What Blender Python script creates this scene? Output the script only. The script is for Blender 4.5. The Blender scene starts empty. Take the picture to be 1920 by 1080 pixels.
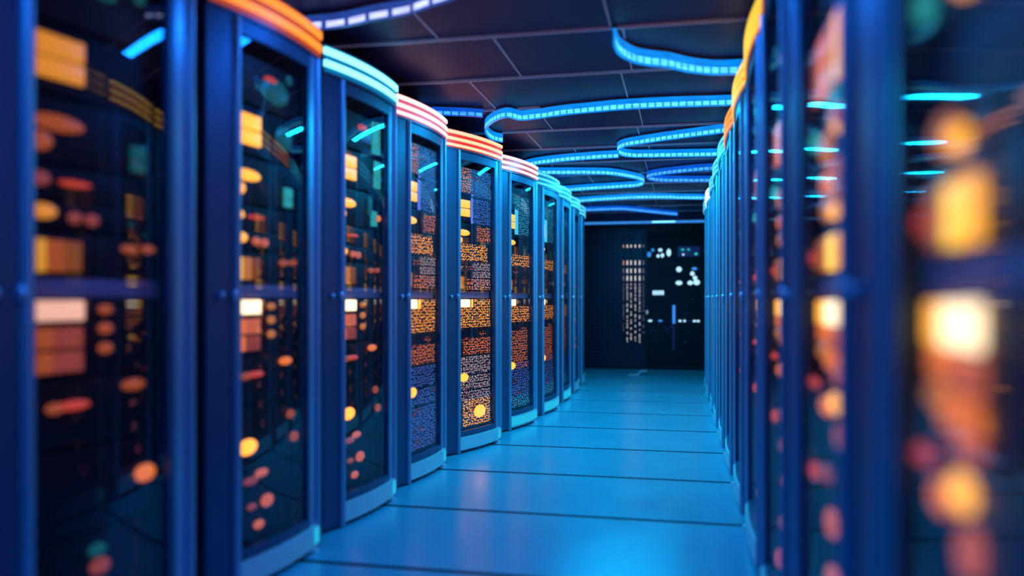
import bpy, bmesh, math, random
from mathutils import Vector
random.seed(7)
S = bpy.context.scene
COL = S.collection
PI = math.pi

# ------------------------------------------------------------------ materials
MAT = {}

def principled(name, color, rough=.5, metal=0.0, spec=.5, bump=None, coat=0.0):
    m = bpy.data.materials.new(name); m.use_nodes = True
    nt = m.node_tree; b = nt.nodes['Principled BSDF']
    b.inputs['Base Color'].default_value = (*color, 1)
    b.inputs['Roughness'].default_value = rough
    b.inputs['Metallic'].default_value = metal
    b.inputs['Specular IOR Level'].default_value = spec
    b.inputs['Coat Weight'].default_value = coat
    if bump:
        tc = nt.nodes.new('ShaderNodeTexCoord')
        n = nt.nodes.new('ShaderNodeTexNoise'); n.inputs['Scale'].default_value = bump[0]
        n.inputs['Detail'].default_value = 4
        bp = nt.nodes.new('ShaderNodeBump'); bp.inputs['Strength'].default_value = bump[1]
        bp.inputs['Distance'].default_value = .01
        nt.links.new(tc.outputs['Object'], n.inputs['Vector'])
        nt.links.new(n.outputs['Fac'], bp.inputs['Height'])
        nt.links.new(bp.outputs['Normal'], b.inputs['Normal'])
        if len(bump) > 2:
            mr = nt.nodes.new('ShaderNodeMapRange')
            mr.inputs['To Min'].default_value = rough - bump[2]; mr.inputs['To Max'].default_value = rough + bump[2]
            nt.links.new(n.outputs['Fac'], mr.inputs['Value'])
            nt.links.new(mr.outputs['Result'], b.inputs['Roughness'])
    MAT[name] = m
    return m

def emit(name, color, strength):
    m = bpy.data.materials.new(name); m.use_nodes = True
    b = m.node_tree.nodes['Principled BSDF']
    b.inputs['Base Color'].default_value = (*[c * .2 for c in color], 1)
    b.inputs['Roughness'].default_value = .35
    b.inputs['Emission Color'].default_value = (*color, 1)
    b.inputs['Emission Strength'].default_value = strength
    MAT[name] = m
    return m

def glass_mat(name, tint, gloss):
    m = bpy.data.materials.new(name); m.use_nodes = True
    nt = m.node_tree; nt.nodes.remove(nt.nodes['Principled BSDF'])
    out = nt.nodes['Material Output']
    t = nt.nodes.new('ShaderNodeBsdfTransparent'); t.inputs['Color'].default_value = (*tint, 1)
    g = nt.nodes.new('ShaderNodeBsdfGlossy'); g.inputs['Roughness'].default_value = .03
    g.inputs['Color'].default_value = (.85, .9, 1, 1)
    f = nt.nodes.new('ShaderNodeFresnel'); f.inputs['IOR'].default_value = 1.45
    mu = nt.nodes.new('ShaderNodeMath'); mu.operation = 'MULTIPLY'; mu.inputs[1].default_value = gloss
    mx = nt.nodes.new('ShaderNodeMixShader')
    nt.links.new(f.outputs[0], mu.inputs[0]); nt.links.new(mu.outputs[0], mx.inputs[0])
    nt.links.new(t.outputs[0], mx.inputs[1]); nt.links.new(g.outputs[0], mx.inputs[2])
    nt.links.new(mx.outputs[0], out.inputs['Surface'])
    MAT[name] = m
    return m

def mesh_mat(name, pitch, hole):
    """dark perforated sheet: round holes in a jittered grid (object x,z), holes let light through"""
    m = bpy.data.materials.new(name); m.use_nodes = True
    nt = m.node_tree; b = nt.nodes['Principled BSDF']; out = nt.nodes['Material Output']
    b.inputs['Base Color'].default_value = (.03, .035, .05, 1); b.inputs['Metallic'].default_value = .6
    b.inputs['Roughness'].default_value = .4
    tc = nt.nodes.new('ShaderNodeTexCoord'); sp = nt.nodes.new('ShaderNodeSeparateXYZ'); cb = nt.nodes.new('ShaderNodeCombineXYZ')
    v = nt.nodes.new('ShaderNodeTexVoronoi'); v.voronoi_dimensions = '2D'
    v.inputs['Scale'].default_value = 1 / pitch; v.inputs['Randomness'].default_value = .62
    lt = nt.nodes.new('ShaderNodeMath'); lt.operation = 'LESS_THAN'; lt.inputs[1].default_value = hole
    tr = nt.nodes.new('ShaderNodeBsdfTransparent'); mx = nt.nodes.new('ShaderNodeMixShader')
    L = nt.links.new
    L(tc.outputs['Object'], sp.inputs[0]); L(sp.outputs['X'], cb.inputs['X']); L(sp.outputs['Z'], cb.inputs['Y'])
    L(cb.outputs[0], v.inputs['Vector']); L(v.outputs['Distance'], lt.inputs[0])
    L(lt.outputs[0], mx.inputs[0]); L(b.outputs[0], mx.inputs[1]); L(tr.outputs[0], mx.inputs[2])
    L(mx.outputs[0], out.inputs['Surface'])
    MAT[name] = m
    return m

def strip_mat(name, body, dots, sb, sd, pitch):
    """LED tape: glowing translucent band, brighter diodes spaced along uv.x in the lower half"""
    m = bpy.data.materials.new(name); m.use_nodes = True
    nt = m.node_tree; b = nt.nodes['Principled BSDF']; L = nt.links.new
    b.inputs['Base Color'].default_value = (.05, .15, .3, 1); b.inputs['Roughness'].default_value = .3
    uv = nt.nodes.new('ShaderNodeUVMap'); sp = nt.nodes.new('ShaderNodeSeparateXYZ')
    L(uv.outputs[0], sp.inputs[0])
    def math_(op, a, bval=None):
        n = nt.nodes.new('ShaderNodeMath'); n.operation = op
        for i, q in enumerate((a, bval)):
            if q is None: continue
            if isinstance(q, (int, float)): n.inputs[i].default_value = q
            else: L(q, n.inputs[i])
        return n.outputs[0]
    ph = math_('FRACT', math_('DIVIDE', sp.outputs['X'], pitch))
    on = math_('LESS_THAN', math_('ABSOLUTE', math_('SUBTRACT', ph, .5)), .40)
    low = math_('LESS_THAN', sp.outputs['Y'], .5)
    lowb = math_('GREATER_THAN', sp.outputs['Y'], .1)
    nz = nt.nodes.new('ShaderNodeTexNoise'); nz.inputs['Scale'].default_value = 9; nz.inputs['Detail'].default_value = 3
    L(uv.outputs[0], nz.inputs['Vector'])
    k = math_('MULTIPLY', math_('MULTIPLY', on, low), lowb)
    mr = nt.nodes.new('ShaderNodeMapRange'); mr.inputs['From Min'].default_value = .3; mr.inputs['From Max'].default_value = .7
    mr.inputs['To Min'].default_value = .55; mr.inputs['To Max'].default_value = 1.25
    L(nz.outputs['Fac'], mr.inputs['Value'])
    mc = nt.nodes.new('ShaderNodeMix'); mc.data_type = 'RGBA'
    mc.inputs['A'].default_value = (*body, 1); mc.inputs['B'].default_value = (*dots, 1)
    L(k, mc.inputs['Factor'])
    st = math_('MULTIPLY', math_('ADD', math_('MULTIPLY', k, sd - sb), sb), mr.outputs['Result'])
    L(mc.outputs['Result'], b.inputs['Emission Color']); L(st, b.inputs['Emission Strength'])
    MAT[name] = m
    return m

principled('rack_metal', (.03, .105, .21), .42, .4, .5, (35, .04, .05))
principled('post_metal', (.20, .44, .62), .32, .4)
principled('shell', (.03, .035, .05), .5, .3)
principled('unit_dark', (.009, .008, .015), .5, .1, .3)
principled('unit_face', (.013, .013, .024), .45, .3, .5, (60, .1))
principled('unit_blank', (.26, .22, .36), .5, .2)
principled('plinth_metal', (.42, .82, .86), .38, .1)
principled('knob', (.65, .66, .85), .3, .7)
principled('header_case', (.10, .10, .18), .35, .4)
principled('ceiling_panel', (.042, .028, .095), .45, .0, .2, (3, .02, .05))
principled('tbar', (.95, .85, .95), .4, .0)
principled('wall_dark', (.03, .035, .07), .6)
principled('cab_dark', (.03, .008, .018), .4, .3)
principled('lattice', (.09, .06, .13), .35, .5)
principled('flap', (.5, .55, .6), .5)
glass_mat('glass', (.95, .96, .98), .11)
mesh_mat('perforated', .0165, .30)
mesh_mat('perforated_fine', .019, .28)

# lamps, diodes, lit displays, and glow added for lit plinths and glass reflections
emit('amber', (1, .40, .03), 1.9)
emit('amber_bright', (1, .34, .03), 2.6)
emit('amber_soft', (1, .30, .04), .55)
emit('amber_dim', (1, .24, .05), .2)
emit('mid_amber', (1, .33, .03), .75)
emit('mid_yellow', (1, .42, .03), .7)
emit('mid_white', (1, .50, .36), 1.0)
emit('mid_orange', (1, .22, .06), .5)
emit('yellow', (1, .58, .06), 2.0)
emit('white_warm', (1, .72, .42), 2.6)
emit('orange', (1, .21, .03), .95)
emit('orange_dim', (.9, .17, .04), .38)
emit('pink', (1, .20, .10), 0.62)
emit('pink_dim', (.85, .14, .10), 0.3)
emit('red', (1, .09, .04), .55)
emit('teal', (.06, .8, .7), .42)
emit('teal_dim', (.02, .35, .35), .2)
emit('violet', (.30, .26, .85), .35)
emit('glow_dim', (.03, .16, .45), .4)
emit('plinth_glow', (.02, .58, .80), .75)  # added glow standing in for light that falls on the plinths
emit('glow_gold', (1, .32, .03), 2.7)
emit('glow_orange', (1, .22, .05), 1.5)
emit('glow_blue', (.12, .22, .9), 1.0)
emit('glow_white', (.9, .62, .6), 1.0)
emit('glow_teal', (.06, .55, .8), 1.2)
emit('bar_cyan', (.22, .82, 1), 2.3)
emit('bar_aqua', (.10, .66, .9), 1.1)
emit('bar_pink', (1, .60, .58), 2.0)
emit('bar_rose', (1, .55, .45), 2.2)
emit('bar_coral', (1, .36, .20), 2.2)
emit('bar_orange', (1, .25, .02), 1.5)
emit('bar_yellow', (1, .62, .05), 1.2)
emit('gap_cyan', (.0, .25, .55), 0.6)
emit('gap_aqua', (.0, .28, .5), .6)
emit('gap_pink', (.8, .10, .14), .5)
emit('gap_rose', (.9, .12, .28), 0.7)
emit('gap_coral', (1, .04, .01), 0.7)
emit('gap_orange', (.8, .10, .01), .5)
emit('gap_yellow', (1, .20, .01), .7)
emit('gap_white', (.1, .4, .6), .7)
emit('bar_white', (.7, .95, 1), 2.2)
emit('screen_white', (.45, .78, 1), 1.25)
emit('screen_blue', (.05, .33, 1), 0.8)
emit('screen_teal', (.03, .85, .55), .9)
emit('screen_dim', (.02, .05, .3), .25)
emit('dash_white', (1, .86, .82), 1.1)
emit('dash_dim', (.45, .4, .55), .35)
emit('dash_orange', (1, .4, .2), .7)
strip_mat('led_strip', (.0, .29, 1), (.10, .70, 1), 1.0, 1.5, .045)
strip_mat('led_strip_pale', (.04, .14, .75), (.5, .55, 1), .45, 1.7, .11)
strip_mat('led_strip_deep', (.0, .12, .85), (.06, .42, 1), .8, 1.3, .05)

# ------------------------------------------------------------------ mesh helpers
def finish(bm, name, mat, parent=None, smooth=True):
    bmesh.ops.recalc_face_normals(bm, faces=bm.faces)
    me = bpy.data.meshes.new(name); bm.to_mesh(me); bm.free()
    me.materials.append(MAT[mat])
    if smooth:
        for p in me.polygons: p.use_smooth = True
        me.set_sharp_from_angle(angle=math.radians(35))
    o = bpy.data.objects.new(name, me); COL.objects.link(o)
    if parent: o.parent = parent
    return o

def add_box(bm, x0, x1, y0, y1, z0, z1, bev=0):
    r = bmesh.ops.create_cube(bm, size=1)
    for v in r['verts']:
        v.co = ((x0 + x1) / 2 + v.co.x * (x1 - x0), (y0 + y1) / 2 + v.co.y * (y1 - y0), (z0 + z1) / 2 + v.co.z * (z1 - z0))
    if bev:
        es = {e for v in r['verts'] for e in v.link_edges}
        bmesh.ops.bevel(bm, geom=list(es), offset=bev, segments=2, affect='EDGES', profile=.6)

def add_cyl(bm, x, y, z0, z1, r, n=16, r2=None):
    g = bmesh.ops.create_cone(bm, cap_ends=True, segments=n, radius1=r, radius2=r if r2 is None else r2, depth=z1 - z0)
    for v in g['verts']: v.co += Vector((x, y, (z0 + z1) / 2))

def add_disc(bm, x, y, z, rx, ry, rz, seg=12):
    g = bmesh.ops.create_uvsphere(bm, u_segments=seg, v_segments=max(6, seg // 2), radius=1)
    for v in g['verts']: v.co = (x + v.co.x * rx, y + v.co.y * ry, z + v.co.z * rz)

def add_sweep(bm, outer, inner, z0, z1):
    """closed solid between two plan polylines"""
    n = len(outer)
    rows = []
    for pl, z in ((outer, z0), (outer, z1), (inner, z1), (inner, z0)):
        rows.append([bm.verts.new((p[0], p[1], z)) for p in pl])
    for k in range(4):
        a, b = rows[k], rows[(k + 1) % 4]
        for i in range(n - 1): bm.faces.new((a[i], a[i + 1], b[i + 1], b[i]))
    bm.faces.new([rows[k][0] for k in range(4)]); bm.faces.new([rows[k][-1] for k in range(4)])

def tag(o, label=None, cat=None, group=None, kind=None):
    if label: o['label'] = label
    if cat: o['category'] = cat
    if group: o['group'] = group
    if kind: o['kind'] = kind
    return o

def empty(name, loc, rz, label, cat, group=None):
    o = bpy.data.objects.new(name, None); COL.objects.link(o)
    o.empty_display_size = .2
    o.location = loc; o.rotation_euler = (0, 0, rz)
    return tag(o, label, cat, group)

# ------------------------------------------------------------------ server rack
class Rack:
    """front runs along local x from the stile end; outward is local -y"""
    def __init__(s, root, w, bow, mirror):
        s.root, s.w, s.bow, s.mirror = root, w, bow, mirror
    def X(s, x): return s.w - x if s.mirror else x
    def out(s, x): return s.bow * (1 - ((2 * x / s.w) - 1) ** 2)
    def line(s, x0, x1, off, n=14):
        return [(s.X(x0 + (x1 - x0) * i / n), -(s.out(x0 + (x1 - x0) * i / n) + off)) for i in range(n + 1)]
    def band(s, bm, x0, x1, z0, z1, off, thick, n=14):
        add_sweep(bm, s.line(x0, x1, off, n), s.line(x0, x1, off - thick, n), z0, z1)
    def box(s, bm, x0, x1, y0, y1, z0, z1, bev=0):
        a, b = sorted((s.X(x0), s.X(x1))); add_box(bm, a, b, y0, y1, z0, z1, bev)

STILE, POST, TOP = .125, .075, 2.08
DEPTH = .82

def make_rack(loc, rz, label, spec):
    w = spec.get('w', .66); mirror = spec.get('mirror', False)
    root = empty('server_rack', loc, rz, label, 'server rack', 'server racks along the left side of the aisle' if not mirror else 'server racks along the right side of the aisle')
    R = Rack(root, w, spec.get('bow', .034), mirror)
    detail = spec.get('detail', 2)
    g0, g1 = STILE + .012, w - POST - .02            # glass opening
    # cabinet shell: back, sides, roof, floor
    bm = bmesh.new()
    R.box(bm, 0, .02, .02, DEPTH, .06, 1.97); R.box(bm, w - .02, w, .02, DEPTH, .06, 1.97)
    R.box(bm, .02, w - .02, DEPTH - .02, DEPTH, .06, 1.97)
    R.box(bm, .02, w - .02, .02, DEPTH - .02, 1.95, 1.97); R.box(bm, .02, w - .02, .02, DEPTH - .02, .06, .09)
    finish(bm, 'cabinet_shell', 'shell', root, False)
    # stile: broad bowed metal upright with a rounded lip
    bm = bmesh.new(); R.band(bm, 0, STILE, .012, 1.955, .004, .03, 8)
    finish(bm, 'side_stile', 'rack_metal', root)
    bm = bmesh.new()
    add_cyl(bm, R.X(STILE), -(R.out(STILE) + .004), .004, 1.955, .015, 14)
    finish(bm, 'stile_edging', 'post_metal', root)
    bm = bmesh.new()
    R.band(bm, w - POST, w, .012, 1.955, .004, .04, 4)
    add_cyl(bm, R.X(w - .012), -(R.out(w - .012) + .004), .012, 1.955, .016, 16)
    finish(bm, 'corner_post', 'post_metal', root)
    # plinth
    bm = bmesh.new(); R.band(bm, STILE, w - .006, .022, .105, .016, .05); R.box(bm, .03, w - .03, .02, DEPTH - .04, .03, .06)
    finish(bm, 'plinth', 'plinth_metal', root)
    bm = bmesh.new(); R.band(bm, STILE + .012 if spec.get('lit') else w - .062, w - .014, .034, .094, .0185, .006, 12)  # no lamp: emissive patch imitating light on the plinth
    finish(bm, 'plinth_painted_glow', 'plinth_glow', root)
    for xx, yy in ((.05, .06), (w - .05, -.01), (.05, DEPTH - .1), (w - .05, DEPTH - .1)):
        bm = bmesh.new(); add_cyl(bm, R.X(xx), yy, 0, .012, .026, 14); add_cyl(bm, R.X(xx), yy, .01, .07, .011, 10)
        finish(bm, 'levelling_foot', 'plinth_metal', root)
    # header with light bars
    bm = bmesh.new(); R.band(bm, -.004, w + .004, 1.955, TOP, .012, .12, 20); R.box(bm, .01, w - .01, .05, .3, 1.965, TOP - .005)
    finish(bm, 'header', 'header_case', root)
    nb = spec.get('bars', 3)
    zs = {2: ((1.985, 2.012), (2.036, 2.066)), 3: ((1.972, 1.988), (2.010, 2.029), (2.052, 2.072))}[nb]
    for i, (a, b) in enumerate(zs):
        bm = bmesh.new(); R.band(bm, -.002, w + .002, a, b, .024, .012, 20)
        finish(bm, 'light_bar', spec['bar'], root)
    bm = bmesh.new(); R.band(bm, 0, w, 1.966, 2.076, .0175, .005, 20)
    finish(bm, 'diffuser', spec['bar'].replace('bar_', 'gap_'), root)
    # door
    bm = bmesh.new()
    d0, d1, z0, z1 = STILE + .008, w - POST - .004, .11, 1.95
    R.band(bm, d0, d1, z1 - .05, z1, .006, .022); R.band(bm, d0, d1, z0, z0 + .03, .006, .022)
    R.band(bm, d0, d0 + .012, z0, z1, .006, .022, 2); R.band(bm, d1 - .024, d1, z0, z1, .006, .022, 2)
    door = finish(bm, 'door', 'rack_metal', root)
    bm = bmesh.new(); R.band(bm, d0 + .01, d1 - .02, z0 + .025, z1 - .045, -.003, .004)
    finish(bm, 'glass_pane', 'glass', door)
    for dx in ((STILE - .075, STILE - .018) if detail > 0 else (STILE - .03,)):
        bm = bmesh.new(); add_disc(bm, R.X(dx), -(R.out(dx) + .012), 1.012, .0095, .014, .012 if dx < STILE - .05 else .02, 14)
        finish(bm, 'latch_knob', 'knob', door)
    # equipment
    ex0, ex1 = STILE + .02, w - POST - .03
    sh, sk = spec.get('shift', 0), spec.get('spread', 1)
    def fx(f): return ex0 + (ex1 - ex0) * f
    fy = .018                                          # plane of the equipment faces
    my = -.008
    for u in spec['units']:
        bm = bmesh.new()
        R.box(bm, ex0, ex1, fy, .55, u['z0'], u['z1'], .004)
        un = finish(bm, 'server_unit', u.get('mat', 'unit_dark'), root)
        if detail > 1 and u.get('ribs', True) and u['z1'] - u['z0'] > .05:
            bm = bmesh.new(); k = int((u['z1'] - u['z0'] - .02) / .016)
            for i in range(k):
                z = u['z0'] + .015 + i * .016
                R.box(bm, fx(.52), fx(.98), fy - .006, fy, z, z + .006)
            finish(bm, 'vent_grille', 'unit_face', un, False)
        for q in u['lights']:
            shp, f, z, hw, hh, m = q[:6]; f = min(f * sk + sh, .97); hw *= sk
            bm = bmesh.new()
            if shp == 'D':
                add_disc(bm, R.X(fx(f)), my - .004, z, hw * (ex1 - ex0), .008, hh, 14); nm = 'indicator_light'
            elif shp == 'b':
                R.box(bm, fx(f - hw), fx(f + hw), fy - .010, fy + .004, z - hh, z + hh, min(.004, hh * .5)); nm = 'display_panel'
            elif shp == 'k':
                ds = hh / 2
                for ci in range(3):
                    for ri in range(2):
                        a = f - hw + 2 * hw * ci / 3; R.box(bm, fx(a + .012), fx(a + 2 * hw / 3 - .012), fy - .010, fy + .004, z - hh + ri * hh + .004, z - hh + ri * hh + hh - .004, .003)
                nm = 'display_panel'
            else:
                add_disc(bm, R.X(fx(f)), fy - .004, z, hw * (ex1 - ex0), .012, hh, 12); nm = 'indicator_light'
            finish(bm, nm, m, un)
    # glowing backplanes seen through the perforated screen
    if spec.get('mesh'):
        my = -.008
        for (f0, f1, z0, z1, m) in spec['glow']:
            bm = bmesh.new(); R.box(bm, fx(f0), fx(f1), fy - .012, fy - .007, z0, z1, .002)
            finish(bm, 'backlight', m, root)
        bm = bmesh.new()
        for (f0, f1, z0, z1) in spec['mesh']: R.box(bm, fx(f0), fx(f1), my, my + .0015, z0, z1)
        finish(bm, 'perforated_screen', spec.get('meshmat', 'perforated'), root, False)
    return root

def std_units(dim=0, s=1.0, extra=()):
    """equipment of one rack; dim 0 bright near focus, 1 duller"""
    A = ['amber', 'amber'][dim]; O = ['orange', 'orange_dim'][dim]; W = ['white_warm', 'white_warm'][dim]
    U = [
        dict(z0=1.69, z1=1.86, lights=[('d', .55, 1.80, .10, .016, 'red' if dim == 0 else 'teal_dim'), ('d', .83, 1.83, .05, .02, 'teal_dim')]),
        dict(z0=1.51, z1=1.68, lights=[('b', .20, 1.625, .20, .026, A), ('b', .20, 1.568, .20, .025, A)]),
        dict(z0=1.335, z1=1.50, lights=[('d', .22, 1.435, .19, .021, O if dim else 'amber'), ('d', .10, 1.385, .09, .024, 'amber_soft' if dim else 'amber'),
                                        ('b', .82, 1.40, .06, .020, 'teal'), ('b', .82, 1.362, .06, .014, 'teal')]),
        dict(z0=1.245, z1=1.328, lights=[('d', .09, 1.293, .085, .018, 'amber' if not dim else 'pink'), ('d', .34, 1.290, .12, .008, 'red')]),
        dict(z0=1.175, z1=1.24, lights=[('d', .12, 1.214, .10, .019, 'amber'), ('d', .34, 1.205, .05, .015, 'pink'), ('d', .46, 1.203, .05, .016, 'pink')]),
        dict(z0=1.055, z1=1.165, ribs=False, lights=[('b', .07, 1.106, .07, .040, 'yellow'), ('b', .20, 1.106, .06, .039, 'amber_soft'), ('b', .32, 1.106, .06, .038, 'amber_dim'),
                                        ('d', .75, 1.135, .07, .013, 'orange_dim'), ('d', .90, 1.138, .06, .012, 'orange_dim')]),
        dict(z0=1.003, z1=1.050, mat='unit_blank', ribs=False, lights=[]),
        dict(z0=.805, z1=.998, ribs=False, lights=[('b', .20, .970, .20, .025, W), ('b', .09, .902, .09, .026, O), ('b', .29, .902, .10, .026, 'pink'), ('b', .09, .842, .09, .026, O), ('b', .29, .842, .10, .026, 'pink_dim'),
                                        ('d', .56, .972, .055, .013, 'amber_soft'), ('d', .56, .922, .055, .015, 'amber_soft'), ('d', .56, .870, .055, .015, 'amber_soft')]),
        dict(z0=.625, z1=.798, lights=[('d', .78, .78 - .015, .10, .016, O), ('d', .33, .73, .12, .012, 'red'), ('d', .20, .728, .06, .014, 'orange_dim')]),
        dict(z0=.40, z1=.618, lights=[('D', .14, .485, .13, .028, 'amber_bright'), ('d', .86, .56, .06, .018, 'orange_dim'), ('d', .92, .47, .06, .02, 'orange_dim')]),
        dict(z0=.15, z1=.392, lights=[('d', .27, .355, .10, .014, 'pink_dim'), ('d', .42, .372, .09, .015, 'pink'), ('d', .28, .262, .06, .012, 'pink_dim'), ('d', .50, .265, .09, .024, 'pink'), ('d', .38, .19, .07, .017, 'pink')]),
    ]
    if dim:
        sw = dict(amber='mid_amber', yellow='mid_yellow', white_warm='mid_white', orange='mid_orange', amber_bright='orange_dim', pink='pink_dim', amber_soft='orange_dim', orange_dim='orange_dim', teal='teal_dim')
        for u in U: u['lights'] = [q[:5] + (sw.get(q[5], q[5]),) for q in u['lights']]
        U[9]['lights'] = [('d', .88, .515, .09, .025, 'orange')]; U[10]['lights'] = [('d', .52, .30, .08, .022, 'pink_dim'), ('d', .50, .345, .07, .018, 'teal_dim')]
    for i, q in extra: U[i]['lights'].append(q)  # extras include teal shapes that imitate reflections in the glass
    return U

GLOW = [(.0, .42, 1.70, 1.86, 'glow_orange'), (.43, 1, 1.68, 1.86, 'glow_blue'), (.42, .98, 1.50, 1.67, 'glow_blue'), (.60, .98, 1.38, 1.49, 'glow_orange'),
        (.0, .9, 1.25, 1.36, 'glow_gold'), (.48, .98, 1.06, 1.24, 'glow_white'), (.30, .98, 1.06, 1.13, 'glow_orange'),
        (.0, .41, .81, .943, 'glow_gold'), (.43, .98, .81, .995, 'glow_gold'), (.2, .98, .63, .74, 'glow_orange'), (.02, .98, .50, .615, 'glow_white'),
        (.02, .98, .40, .49, 'glow_white'), (.02, .98, .33, .39, 'glow_white'), (.2, .98, .155, .33, 'glow_gold')]
MESH = [(.0, 1, 1.69, 1.86), (.42, 1, 1.055, 1.69), (.0, .42, 1.17, 1.36), (.16, .42, 1.055, 1.17), (.0, 1, .80, .942), (.43, 1, .942, .999), (0, 1, .15, .80)]
GLOW4 = [g if g[2] > .62 else (g[0], g[1], g[2], g[3], 'glow_blue') for g in GLOW]
GLOWT = [(.35, .98, 1.50, 1.80, 'glow_teal'), (.0, .98, 1.25, 1.34, 'glow_gold'), (.0, .98, .82, .94, 'glow_gold'), (.1, .9, .45, .75, 'glow_orange'), (.2, .98, .2, .5, 'glow_blue'), (.1, .98, .155, .25, 'glow_teal')]
big = ('D', .60, .245, .17, .042, 'amber_bright')

LEFT = [  # near front corner, turn of the front, label, spec
 ((-1.543, 1.47), 10.2, 'nearest rack of the left row at the left frame edge, blurred, amber panels behind glass', dict(bar='bar_orange', bars=2, units=std_units(1), detail=1)),
 ((-1.508, 2.32), 6.3, 'left row server rack with orange light bars on top, cut by the upper frame edge', dict(bar='bar_orange', bars=2, units=std_units(0, extra=[(0, ('d', .62, 1.765, .22, .05, 'teal_dim')), (1, ('d', .75, 1.60, .14, .05, 'teal_dim'))]), detail=1)),  # teal extras: reflections in the door glass, added as glowing shapes
 ((-1.498, 3.15), 6.8, 'left row server rack with two bright cyan light bars on its header, blurred', dict(bar='bar_cyan', bars=2, units=std_units(0, extra=[(0, ('b', .87, 1.775, .09, .075, 'teal')), (0, ('b', .62, 1.765, .12, .03, 'glow_dim')), (1, ('b', .90, 1.60, .07, .065, 'teal')), (2, ('d', .93, 1.39, .05, .016, 'orange')), (2, ('b', .72, 1.44, .04, .04, 'teal_dim'))]), detail=1)),  # teal extras are painted glass reflections, not displays
 ((-1.481, 3.97), 6.4, 'left row rack with pink white light bars, just beyond the cyan topped one', dict(bar='bar_rose', bars=3, units=std_units(0), mesh=MESH, glow=GLOW4)),
 ((-1.475, 4.85), 19.4, 'sharp left row rack with orange red light bars and gold lit perforated screen', dict(bar='bar_coral', bars=3, units=std_units(0, extra=[(10, big)]), mesh=MESH, glow=GLOW)),
 ((-1.335, 5.8), 13.8, 'left row rack with pale pink light bars, just beyond the orange red one', dict(bar='bar_pink', bars=3, units=std_units(0), mesh=MESH, glow=GLOWT, lit=True, meshmat='perforated_fine')),
 ((-1.216, 6.65), 7.4, 'left row rack with aqua header, just beyond the rack with pale pink light bars', dict(bar='bar_aqua', bars=3, units=std_units(0), mesh=MESH, glow=GLOWT, lit=True, meshmat='perforated_fine')),
 ((-1.161, 7.5), 1.7, 'narrow looking left row rack, third from the far end, aqua header', dict(bar='bar_aqua', bars=3, units=std_units(0), mesh=MESH, glow=GLOWT, lit=True, meshmat='perforated_fine', detail=0)),
 ((-1.155, 8.3), -.2, 'second to last rack of the left row, a thin sliver of glass with orange dots', dict(bar='bar_aqua', bars=3, units=std_units(0), detail=0)),
 ((-1.168, 9.1), -2.9, 'farthest rack of the left row, thin bright edge beside the dark end wall', dict(bar='bar_aqua', bars=3, units=std_units(0), detail=0)),
]
for (xy, ang, lab, spec) in LEFT:
    make_rack((xy[0], xy[1], 0), math.radians(90 - ang), lab, spec)

def right_units():
    return [
        dict(z0=1.60, z1=1.86, lights=[('d', .30, 1.72, .10, .02, 'pink_dim'), ('d', .6, 1.78, .06, .02, 'teal_dim')]),
        dict(z0=1.41, z1=1.58, ribs=False, lights=[('b', .12, 1.48, .10, .062, 'amber'), ('b', .30, 1.48, .07, .062, 'amber_soft'), ('b', .48, 1.48, .10, .062, 'orange'), ('b', .66, 1.48, .07, .060, 'orange_dim')]),
        dict(z0=1.285, z1=1.40, lights=[('d', .18, 1.385, .12, .022, 'teal'), ('d', .20, 1.345, .12, .03, 'pink'), ('d', .42, 1.305, .12, .035, 'amber_soft'), ('d', .74, 1.345, .08, .022, 'teal'), ('d', .16, 1.325, .04, .015, 'amber')]),
        dict(z0=1.145, z1=1.28, lights=[('d', .20, 1.25, .11, .02, 'pink'), ('d', .40, 1.232, .11, .024, 'orange'), ('d', .15, 1.20, .12, .022, 'amber_soft'), ('d', .38, 1.178, .13, .024, 'amber_soft'), ('d', .24, 1.168, .09, .016, 'amber')]),
        dict(z0=1.05, z1=1.14, ribs=False, lights=[('b', .12, 1.09, .10, .034, 'amber'), ('b', .29, 1.09, .07, .034, 'yellow'), ('b', .43, 1.09, .07, .033, 'amber_soft'), ('b', .56, 1.09, .06, .032, 'orange_dim'), ('d', .82, 1.09, .06, .016, 'red')]),
        dict(z0=1.002, z1=1.045, mat='unit_blank', ribs=False, lights=[]),
        dict(z0=.835, z1=.998, ribs=False, lights=[('b', .22, .972, .20, .024, 'white_warm'), ('b', .52, .972, .10, .024, 'amber'), ('b', .13, .925, .13, .018, 'pink'), ('b', .44, .930, .15, .017, 'orange'), ('b', .22, .880, .20, .020, 'orange'), ('d', .48, .892, .13, .018, 'amber_soft'), ('d', .12, .852, .14, .016, 'pink')]),
        dict(z0=.68, z1=.83, lights=[('d', .20, .80, .13, .022, 'amber'), ('d', .42, .782, .11, .020, 'orange'), ('d', .10, .745, .09, .028, 'pink'), ('d', .85, .835 - .02, .12, .012, 'red')]),
        dict(z0=.40, z1=.675, lights=[('d', .42, .645, .09, .018, 'pink_dim'), ('d', .80, .62, .07, .02, 'red'), ('d', .30, .56, .09, .028, 'pink'), ('d', .25, .455, .13, .024, 'pink')]),
        dict(z0=.15, z1=.395, lights=[('d', .3, .33, .08, .03, 'pink'), ('d', .45, .2, .1, .03, 'red')]),
    ]
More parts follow.
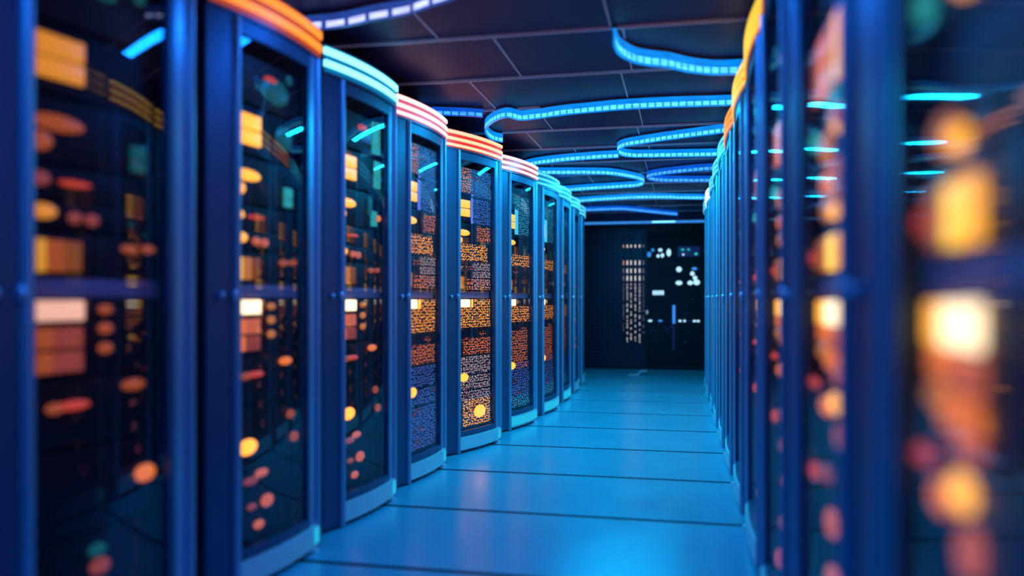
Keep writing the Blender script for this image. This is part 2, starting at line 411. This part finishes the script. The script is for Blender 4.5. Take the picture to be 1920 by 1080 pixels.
RIGHT = [
 (1.15, .268, 'bar_orange', 'nearest rack at the right frame edge, very blurred, glowing white and amber panels behind glass'),
 (1.99, .272, 'bar_orange', 'right row rack with tall orange panel near the top, second from the camera'),
 (2.83, .278, 'bar_yellow', 'right row rack showing a narrow upright slot of orange lights, third from the camera'),
 (3.67, .29, 'bar_yellow', 'right row rack with the uppermost yellow header strip against the dark ceiling'),
 (4.51, .29, 'bar_yellow', 'right row rack with the middle one of three yellow header strips'),
 (5.35, .29, 'bar_orange', 'right row rack with the lowest one of the yellow orange header strips'),
 (6.19, .285, 'bar_aqua', 'right row rack edge just beyond the yellow topped racks'),
 (7.03, .28, 'bar_aqua', 'right row rack fourth from the far end, only its blue edge visible'),
 (7.87, .28, 'bar_aqua', 'right row rack third from the far end, only its blue edge visible'),
 (8.71, .27, 'bar_white', 'right row rack with small bright white header near the far end'),
 (9.55, .27, 'bar_aqua', 'farthest rack of the right row, blue edge beside the end wall'),
]
for k, (yf, x, bar, lab) in enumerate(RIGHT):
    make_rack((x, yf, 0), math.radians(-90), lab, dict(w=.76, bow=.02, mirror=True, bar=bar, bars=3, units=[dict(u, lights=[q for q in u['lights'] if k or not 1.18 < q[2] < 1.32]) for u in right_units()], shift=(.62, .28, .28)[min(k, 2)], spread=(.52, .95, .95)[min(k, 2)], detail=1 if k < 3 else 0))

# ------------------------------------------------------------------ room shell
XL, XR, YN, YF, ZC = -3.2, 1.9, -2.2, 11.75, 2.20

def shell(name, x0, x1, y0, y1, z0, z1, mat):
    bm = bmesh.new(); add_box(bm, x0, x1, y0, y1, z0, z1)
    return tag(finish(bm, name, mat, None, False), kind='structure')

def floor_material():
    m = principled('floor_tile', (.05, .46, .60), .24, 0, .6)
    nt = m.node_tree; b = nt.nodes['Principled BSDF']; L = nt.links.new
    tc = nt.nodes.new('ShaderNodeTexCoord')
    n = nt.nodes.new('ShaderNodeTexNoise'); n.inputs['Scale'].default_value = 2.2; n.inputs['Detail'].default_value = 5
    n2 = nt.nodes.new('ShaderNodeTexNoise'); n2.inputs['Scale'].default_value = 45; n2.inputs['Detail'].default_value = 3
    L(tc.outputs['Object'], n.inputs['Vector']); L(tc.outputs['Object'], n2.inputs['Vector'])
    mr = nt.nodes.new('ShaderNodeMapRange'); mr.inputs['To Min'].default_value = .12; mr.inputs['To Max'].default_value = .34
    L(n.outputs['Fac'], mr.inputs['Value']); L(mr.outputs['Result'], b.inputs['Roughness'])
    bp = nt.nodes.new('ShaderNodeBump'); bp.inputs['Strength'].default_value = .035; bp.inputs['Distance'].default_value = .01
    L(n2.outputs['Fac'], bp.inputs['Height']); L(bp.outputs['Normal'], b.inputs['Normal'])
floor_material()
principled('floor_gap', (.01, .015, .03), .7)

# raised-floor tiles over a dark base
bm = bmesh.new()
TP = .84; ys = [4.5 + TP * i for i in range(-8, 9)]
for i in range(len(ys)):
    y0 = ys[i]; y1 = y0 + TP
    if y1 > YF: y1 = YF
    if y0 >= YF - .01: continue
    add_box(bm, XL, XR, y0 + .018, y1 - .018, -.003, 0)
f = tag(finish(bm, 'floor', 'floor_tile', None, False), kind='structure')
shell('trim_1', XL, XR, YN, YF, -.06, -.0035, 'floor_gap')

# ceiling panels, their T bars
bm = bmesh.new(); add_box(bm, XL, XR, YN, YF, ZC, ZC + .06)
tag(finish(bm, 'ceiling', 'ceiling_panel', None, False), kind='structure')
bm = bmesh.new()
CY = [3.54 + .69 * i for i in range(-7, 12)]
for y in CY: add_box(bm, XL, XR, y - .004, y + .004, ZC - .014, ZC)
tag(finish(bm, 'trim_2', 'tbar', None, False), kind='structure')
bm = bmesh.new()
for i, y in enumerate(CY[:-1]):
    o = (.0, .25, .05, .3)[i % 4]
    for x in (-2.7 + o, -1.15 + o, -.32 + o * .2, 1.2):
        add_box(bm, x - .003, x + .003, y + .005, y + .685, ZC - .005, ZC)
tag(finish(bm, 'trim_3', 'tbar', None, False), kind='structure')
shell('wall_back', XL, XR, YF, YF + .1, -.06, ZC + .06, 'wall_dark')
shell('wall_left', XL - .1, XL, YN, YF + .1, -.06, ZC + .06, 'wall_dark')
shell('wall_right', XR, XR + .1, YN, YF + .1, -.06, ZC + .06, 'wall_dark')
shell('wall_front', XL - .1, XR + .1, YN - .1, YN, -.06, ZC + .06, 'wall_dark')
shell('trim_4', -1.9, .9, 11.38, 11.75, 2.04, ZC, 'rack_metal')

# ------------------------------------------------------------------ ceiling light strips
def catmull(P, n=8):
    Q = [P[0]] + list(P) + [P[-1]]; out = []
    for i in range(1, len(Q) - 2):
        p0, p1, p2, p3 = [Vector(q) for q in Q[i - 1:i + 3]]
        for k in range(n):
            t = k / n
            out.append(.5 * ((2 * p1) + (p2 - p0) * t + (2 * p0 - 5 * p1 + 4 * p2 - p3) * t * t + (3 * p1 - p0 - 3 * p2 + p3) * t ** 3))
    out.append(Vector(P[-1])); return out

def led_strip(P, label, mat='led_strip', h=.062, th=.012, ztop=ZC - .012):
    pts = catmull([Vector((a, b)) for a, b in P])
    c = pts[len(pts) // 2]
    root = empty('ceiling_light_strip', (c.x, c.y, ztop), 0, label, 'light strip', 'blue light strips on the ceiling')
    nor = []
    for i in range(len(pts)):
        t = (pts[min(i + 1, len(pts) - 1)] - pts[max(i - 1, 0)]); t.normalize(); nor.append(Vector((-t.y, t.x)))
    def ribbon(name, z0, z1, half, m):
        bm = bmesh.new(); uvl = bm.loops.layers.uv.new('UVMap')
        A = [p + n * half - c for p, n in zip(pts, nor)]; B = [p - n * half - c for p, n in zip(pts, nor)]
        d = [0]
        for i in range(1, len(pts)): d.append(d[-1] + (pts[i] - pts[i - 1]).length)
        rows = [[bm.verts.new((q.x, q.y, z)) for q in pl] for pl, z in ((A, z0), (A, z1), (B, z1), (B, z0))]
        vv = (0, 1, 1, 0)
        for k in range(4):
            k2 = (k + 1) % 4
            for i in range(len(pts) - 1):
                fc = bm.faces.new((rows[k][i], rows[k][i + 1], rows[k2][i + 1], rows[k2][i]))
                for lp, uvv in zip(fc.loops, ((d[i], vv[k]), (d[i + 1], vv[k]), (d[i + 1], vv[k2]), (d[i], vv[k2]))):
                    lp[uvl].uv = (uvv[0], uvv[1] if vv[k] != vv[k2] or True else .3)
        bm.faces.new([rows[k][0] for k in range(4)]); bm.faces.new([rows[k][-1] for k in range(4)])
        return finish(bm, name, m, root)
    ribbon('diffuser', -h, 0, th / 2, mat)
    ribbon('mounting_channel', 0, ZC - ztop, th / 2 + .006, 'header_case')
    return root

led_strip([(-1.9, 3.05), (-1.628, 3.102), (-1.534, 3.109), (-1.386, 3.101), (-1.226, 3.054), (-1.077, 3.019), (-.97, 2.961), (-.818, 2.88), (-.6, 2.72)], 'pale violet light strip at the top edge of the frame above the cyan topped rack', 'led_strip_pale')
led_strip([(-.293, 3.526), (-.285, 3.662), (-.233, 3.801), (-.162, 3.875), (-.075, 3.928), (.026, 4.03), (.13, 4.098), (.239, 4.121), (.34, 4.125)], 'blue light strip at upper right with a short upturned end, nearest on the right', h=.075)
led_strip([(-1.6, 4.73), (-1.482, 4.76), (-1.396, 4.793), (-1.302, 4.827), (-1.228, 4.873)], 'short dim blue light strip behind the pink and orange headers', 'led_strip_deep', h=.05)
led_strip([(-1.271, 5.626), (-1.324, 5.519), (-1.314, 5.304), (-1.259, 5.113), (-1.166, 4.946), (-1.078, 4.861), (-1.041, 4.892), (-.997, 4.957), (-.881, 4.932), (-.704, 4.869), (-.504, 4.829), (-.31, 4.802), (-.061, 4.803), (.153, 4.823), (.33, 4.835)], 'long blue light strip with a hook shaped curl at its left end')
led_strip([(.34, 5.59), (.109, 5.696), (-.111, 5.797), (-.285, 5.895), (-.419, 5.988), (-.482, 6.145), (-.475, 6.326), (-.395, 6.437), (-.166, 6.486), (.083, 6.515), (.34, 6.537)], 'blue hairpin light strip bending back at its left end, upper right of the ceiling')
led_strip([(-.501, 6.438), (-.717, 6.465), (-.942, 6.516), (-1.183, 6.62), (-1.323, 6.752), (-1.365, 6.943), (-1.318, 7.102), (-1.135, 7.172), (-.898, 7.223), (-.665, 7.303), (-.509, 7.495), (-.398, 7.718), (-.373, 7.933), (-.441, 8.14), (-.639, 8.213), (-.918, 8.273), (-1.15, 8.345), (-1.327, 8.391)], 'S shaped blue light strip winding across the middle of the ceiling')
led_strip([(.33, 7.217), (.138, 7.264), (-.047, 7.343), (-.239, 7.457), (-.323, 7.6), (-.275, 7.778), (-.101, 7.885), (.33, 7.976)], 'blue hairpin light strip on the right, beside the S shaped strip', 'led_strip_deep')
led_strip([(-1.35, 9.423), (-1.158, 9.308), (-.899, 9.212), (-.59, 9.132), (-.294, 9.148), (0, 9.258), (.32, 9.375)], 'gently bowed blue light strip spanning the aisle beyond the S shaped strip')
led_strip([(-1.39, 10.339), (-1.072, 10.282), (-.733, 10.293), (-.412, 10.676), (-.071, 11.083)], 'faint deep blue light strip nearest the dark end wall', 'led_strip_deep')

# ------------------------------------------------------------------ end wall cabinets
ex = dict(y0=11.45, y1=11.74)
cab = empty('lattice_cabinet', (-.98, 11.45, 0), 0, 'dark lattice fronted cabinet at the end of the aisle with columns of white dashes', 'cabinet')
def part(name, boxes, mat, parent, off, bev=0):
    bm = bmesh.new()
    for b in boxes: add_box(bm, b[0] - off[0], b[1] - off[0], b[2] - off[1], b[3] - off[1], b[4], b[5], bev)
    return finish(bm, name, mat, parent, False)
O1 = (-.98, 11.45)
part('cabinet_body', [(-1.52, -.508, 11.51, 11.74, 0, 2.03)], 'cab_dark', cab, O1)
lat = [(-1.50 + .034 * i, -1.49 + .034 * i, 11.462, 11.474, .03, 2.0) for i in range(30)] + [(-1.51, -.512, 11.474, 11.482, .05 + .065 * i, .06 + .065 * i) for i in range(30)]
part('lattice_door', lat, 'lattice', cab, O1)
part('frame', [(-1.52, -1.50, 11.45, 11.51, 0, 2.03), (-.52, -.508, 11.45, 11.51, 0, 2.03), (-1.50, -.52, 11.45, 11.51, 2.0, 2.03), (-1.50, -.52, 11.45, 11.51, 0, .03)], 'cab_dark', cab, O1)
for ci, cx in enumerate([-.822, -.769, -.716, -.656, -.596, -.543]):
    bx = []; dimc = ci in (0, 5)
    def dash(py, hp, wd=.0065): 
        z = 1 + (560 - py) * 11.4 / 1500; hh = hp * 11.4 / 3000
        bx.append((cx - wd, cx + wd, 11.500, 11.509, z - hh, z + hh))
    for py, hp in ((462, 5), (493, 8), (508, 8), (522, 9)): dash(py, hp)
    py = 532
    while py < (640 if not dimc else 625):
        h = random.choice((2, 3, 4, 6)); dash(py + h / 2, h, .0035); py += h + random.choice((2, 3, 4, 7))
    col = part('light_column', [(cx - .008, cx + .008, 11.453, 11.461, .3, 1.9)], 'cab_dark', cab, O1)
    for d_ in bx: part('indicator_light', [(d_[0], d_[1], 11.4495, 11.4528, d_[4], d_[5])], 'dash_dim' if ci == 5 else ('dash_orange' if ci == 0 and d_[4] > 1.4 else ('dash_dim' if ci == 0 else 'dash_white')), col, O1)

cab2 = empty('equipment_cabinet', (-.13, 11.45, 0), 0, 'dark cabinet with white and green lights at the end of the aisle', 'cabinet')
O2 = (-.13, 11.45)
part('cabinet_body', [(-.50, .36, 11.51, 11.74, 0, 2.03)], 'cab_dark', cab2, O2)
part('frame', [(-.50, -.49, 11.45, 11.51, 0, 2.03), (.345, .36, 11.45, 11.51, 0, 2.03), (-.49, .345, 11.45, 11.51, 1.99, 2.03), (-.49, .345, 11.45, 11.51, 0, .05)], 'cab_dark', cab2, O2)
def pw(px):  # world x on the cabinet face for a column of equipment
    t = (px - 960) / 1500; c_, s_ = .978, .2086
    return 11.5 * (t * c_ - s_) / (c_ + t * s_)
def pz(py): return 1 + (560 - py) * 11.45 / 1500
for (za, zb) in ((1.66, 1.95), (1.50, 1.64), (1.30, 1.48), (1.05, 1.28), (.82, 1.03), (.62, .80), (.35, .60), (.08, .33)):
    part('server_unit', [(-.485, .34, 11.485, 11.51, za, zb)], 'unit_dark', cab2, O2, .004)
def dot(px, py, rw, rh, m, nm='indicator_light'):
    bm = bmesh.new(); add_disc(bm, pw(px) - O2[0], 11.482 - O2[1], pz(py), rw * 11.45 / 1500, .012, rh * 11.45 / 1500, 12); finish(bm, nm, m, cab2)
def rect(px0, px1, py0, py1, m, nm='display_panel'):
    bm = bmesh.new(); add_box(bm, pw(px0) - O2[0], pw(px1) - O2[0], .022, .036, pz(py1), pz(py0), .004); finish(bm, nm, m, cab2)
dot(1217, 478, 4, 5, 'screen_blue'); dot(1224, 470, 3, 3, 'screen_blue'); dot(1238, 470, 4, 3, 'screen_white'); dot(1234, 481, 3, 3, 'screen_white'); dot(1242, 480, 3, 4, 'screen_white'); dot(1254, 475, 4, 7, 'screen_white')
rect(1271, 1312, 464, 483, 'screen_dim')
dot(1280, 470, 5, 3, 'screen_teal'); dot(1291, 470, 4, 3, 'screen_teal'); dot(1281, 479, 4, 4, 'screen_white'); dot(1305, 478, 6, 4, 'screen_teal')
dot(1273, 506, 5, 5, 'screen_white'); dot(1273, 531, 6, 4, 'screen_white'); dot(1298, 514, 4, 4, 'screen_white'); dot(1303, 522, 4, 4, 'screen_white'); dot(1306, 530, 6, 5, 'screen_white'); dot(1294, 531, 5, 4, 'screen_white'); dot(1302, 505, 5, 3, 'screen_blue')
for q in range(5): rect(1224 + q * 4.3, 1227.4 + q * 4.3, 545, 553, 'screen_white'); rect(1261, 1266, 572, 606, 'screen_blue'); rect(1261, 1265, 610, 655, 'screen_dim')
dot(1219, 601, 4, 2, 'screen_white'); dot(1238, 601, 4, 2, 'screen_blue'); dot(1275, 601, 3, 2, 'screen_white'); dot(1283, 601, 3, 2, 'screen_white'); dot(1302, 601, 3, 2, 'screen_white'); dot(1309, 601, 3, 2, 'screen_white')
dot(1213, 585, 1.5, 5, 'screen_white')
for q in range(26): dot(random.uniform(1216, 1310), random.uniform(560, 640), random.uniform(1, 2.6), random.uniform(.8, 2), 'screen_dim')

# luminous lintel over the end cabinets
lin = empty('cove_light', (-.55, 11.37, 2.0), 0, 'long blue cove light running above the dark end cabinets', 'light')
part('housing', [(-1.52, .36, 11.36, 11.375, 2.045, 2.12)], 'rack_metal', lin, (-.55, 11.37))
for o in lin.children: o.location.z = -2.0
o = part('diffuser', [(-1.44, .30, 11.345, 11.36, .055, .085)], 'screen_blue', lin, (-.55, 11.37), .003)
o = part('diffuser', [(-.42, -.1, 11.343, 11.345, .065, .080)], 'bar_cyan', lin, (-.55, 11.37)); o['label'] = 'brighter pale stretch'

# little bent flap on the floor
bm = bmesh.new()
pr = [(-.11, 0), (.02, 0), (.045, .045), (.12, .05), (.13, .065), (.03, .062), (.0, .012), (-.11, .006)]
for y in (-.05, .05):
    pass
va = [bm.verts.new((a, -.05, z)) for a, z in pr]; vb = [bm.verts.new((a, .05, z)) for a, z in pr]
bm.faces.new(va); bm.faces.new(list(reversed(vb)))
for i in range(len(pr)): bm.faces.new((va[i], va[(i + 1) % len(pr)], vb[(i + 1) % len(pr)], vb[i]))
o = finish(bm, 'floor_flap', 'flap', None, False); o.location = (-.58, 10.6, 0)
tag(o, 'small bent flap standing up from the blue floor near the end cabinets', 'flap')

# ------------------------------------------------------------------ lamps
def area(name, loc, rot, sx, sy, power, color, spread=PI):
    l = bpy.data.lights.new(name, 'AREA'); l.shape = 'RECTANGLE'; l.size = sx; l.size_y = sy; l.energy = power; l.color = color; l.spread = spread
    o = bpy.data.objects.new(name, l); COL.objects.link(o); o.location = loc; o.rotation_euler = rot
    return o
BLUE = (.004, .21, .95); CYAN = (.004, .52, 1.0)
for i, (x, y, p) in enumerate([(-.9, .9, 21), (-.6, 2.9, 17), (-.5, 4.85, 32), (-.4, 6.3, 34), (-.7, 7.8, 32), (-.5, 9.2, 15)]):
    area('ceiling_lamp', (x, y, ZC - .09), (0, 0, 0), 1.0, .12, p, BLUE if i < 2 else CYAN)

w = bpy.data.worlds.new('World'); S.world = w; w.use_nodes = True
w.node_tree.nodes['Background'].inputs[0].default_value = (.01, .03, .12, 1)
w.node_tree.nodes['Background'].inputs[1].default_value = .3

# ------------------------------------------------------------------ camera
cd = bpy.data.cameras.new('camera'); cam = bpy.data.objects.new('camera', cd); COL.objects.link(cam)
cam.location = (0, 0, 1.0); cam.rotation_euler = (PI / 2, 0, math.atan(320 / 1500))
cd.sensor_width = 36; cd.lens = 1500 / 1920 * 36; cd.shift_y = 20 / 1920
cd.clip_start = .02
cd.dof.use_dof = True; cd.dof.focus_distance = 5.8; cd.dof.aperture_fstop = .7; cd.dof.aperture_blades = 0
S.camera = cam
S.view_settings.view_transform = 'Standard'; S.view_settings.look = 'None'
S.view_settings.gamma = 1; S.view_settings.use_curve_mapping = False; S.view_settings.exposure = 0
S.cycles.transparent_max_bounces = 24
S.cycles.max_bounces = 8
S.cycles.use_denoising = True
S.cycles.sample_clamp_indirect = 4
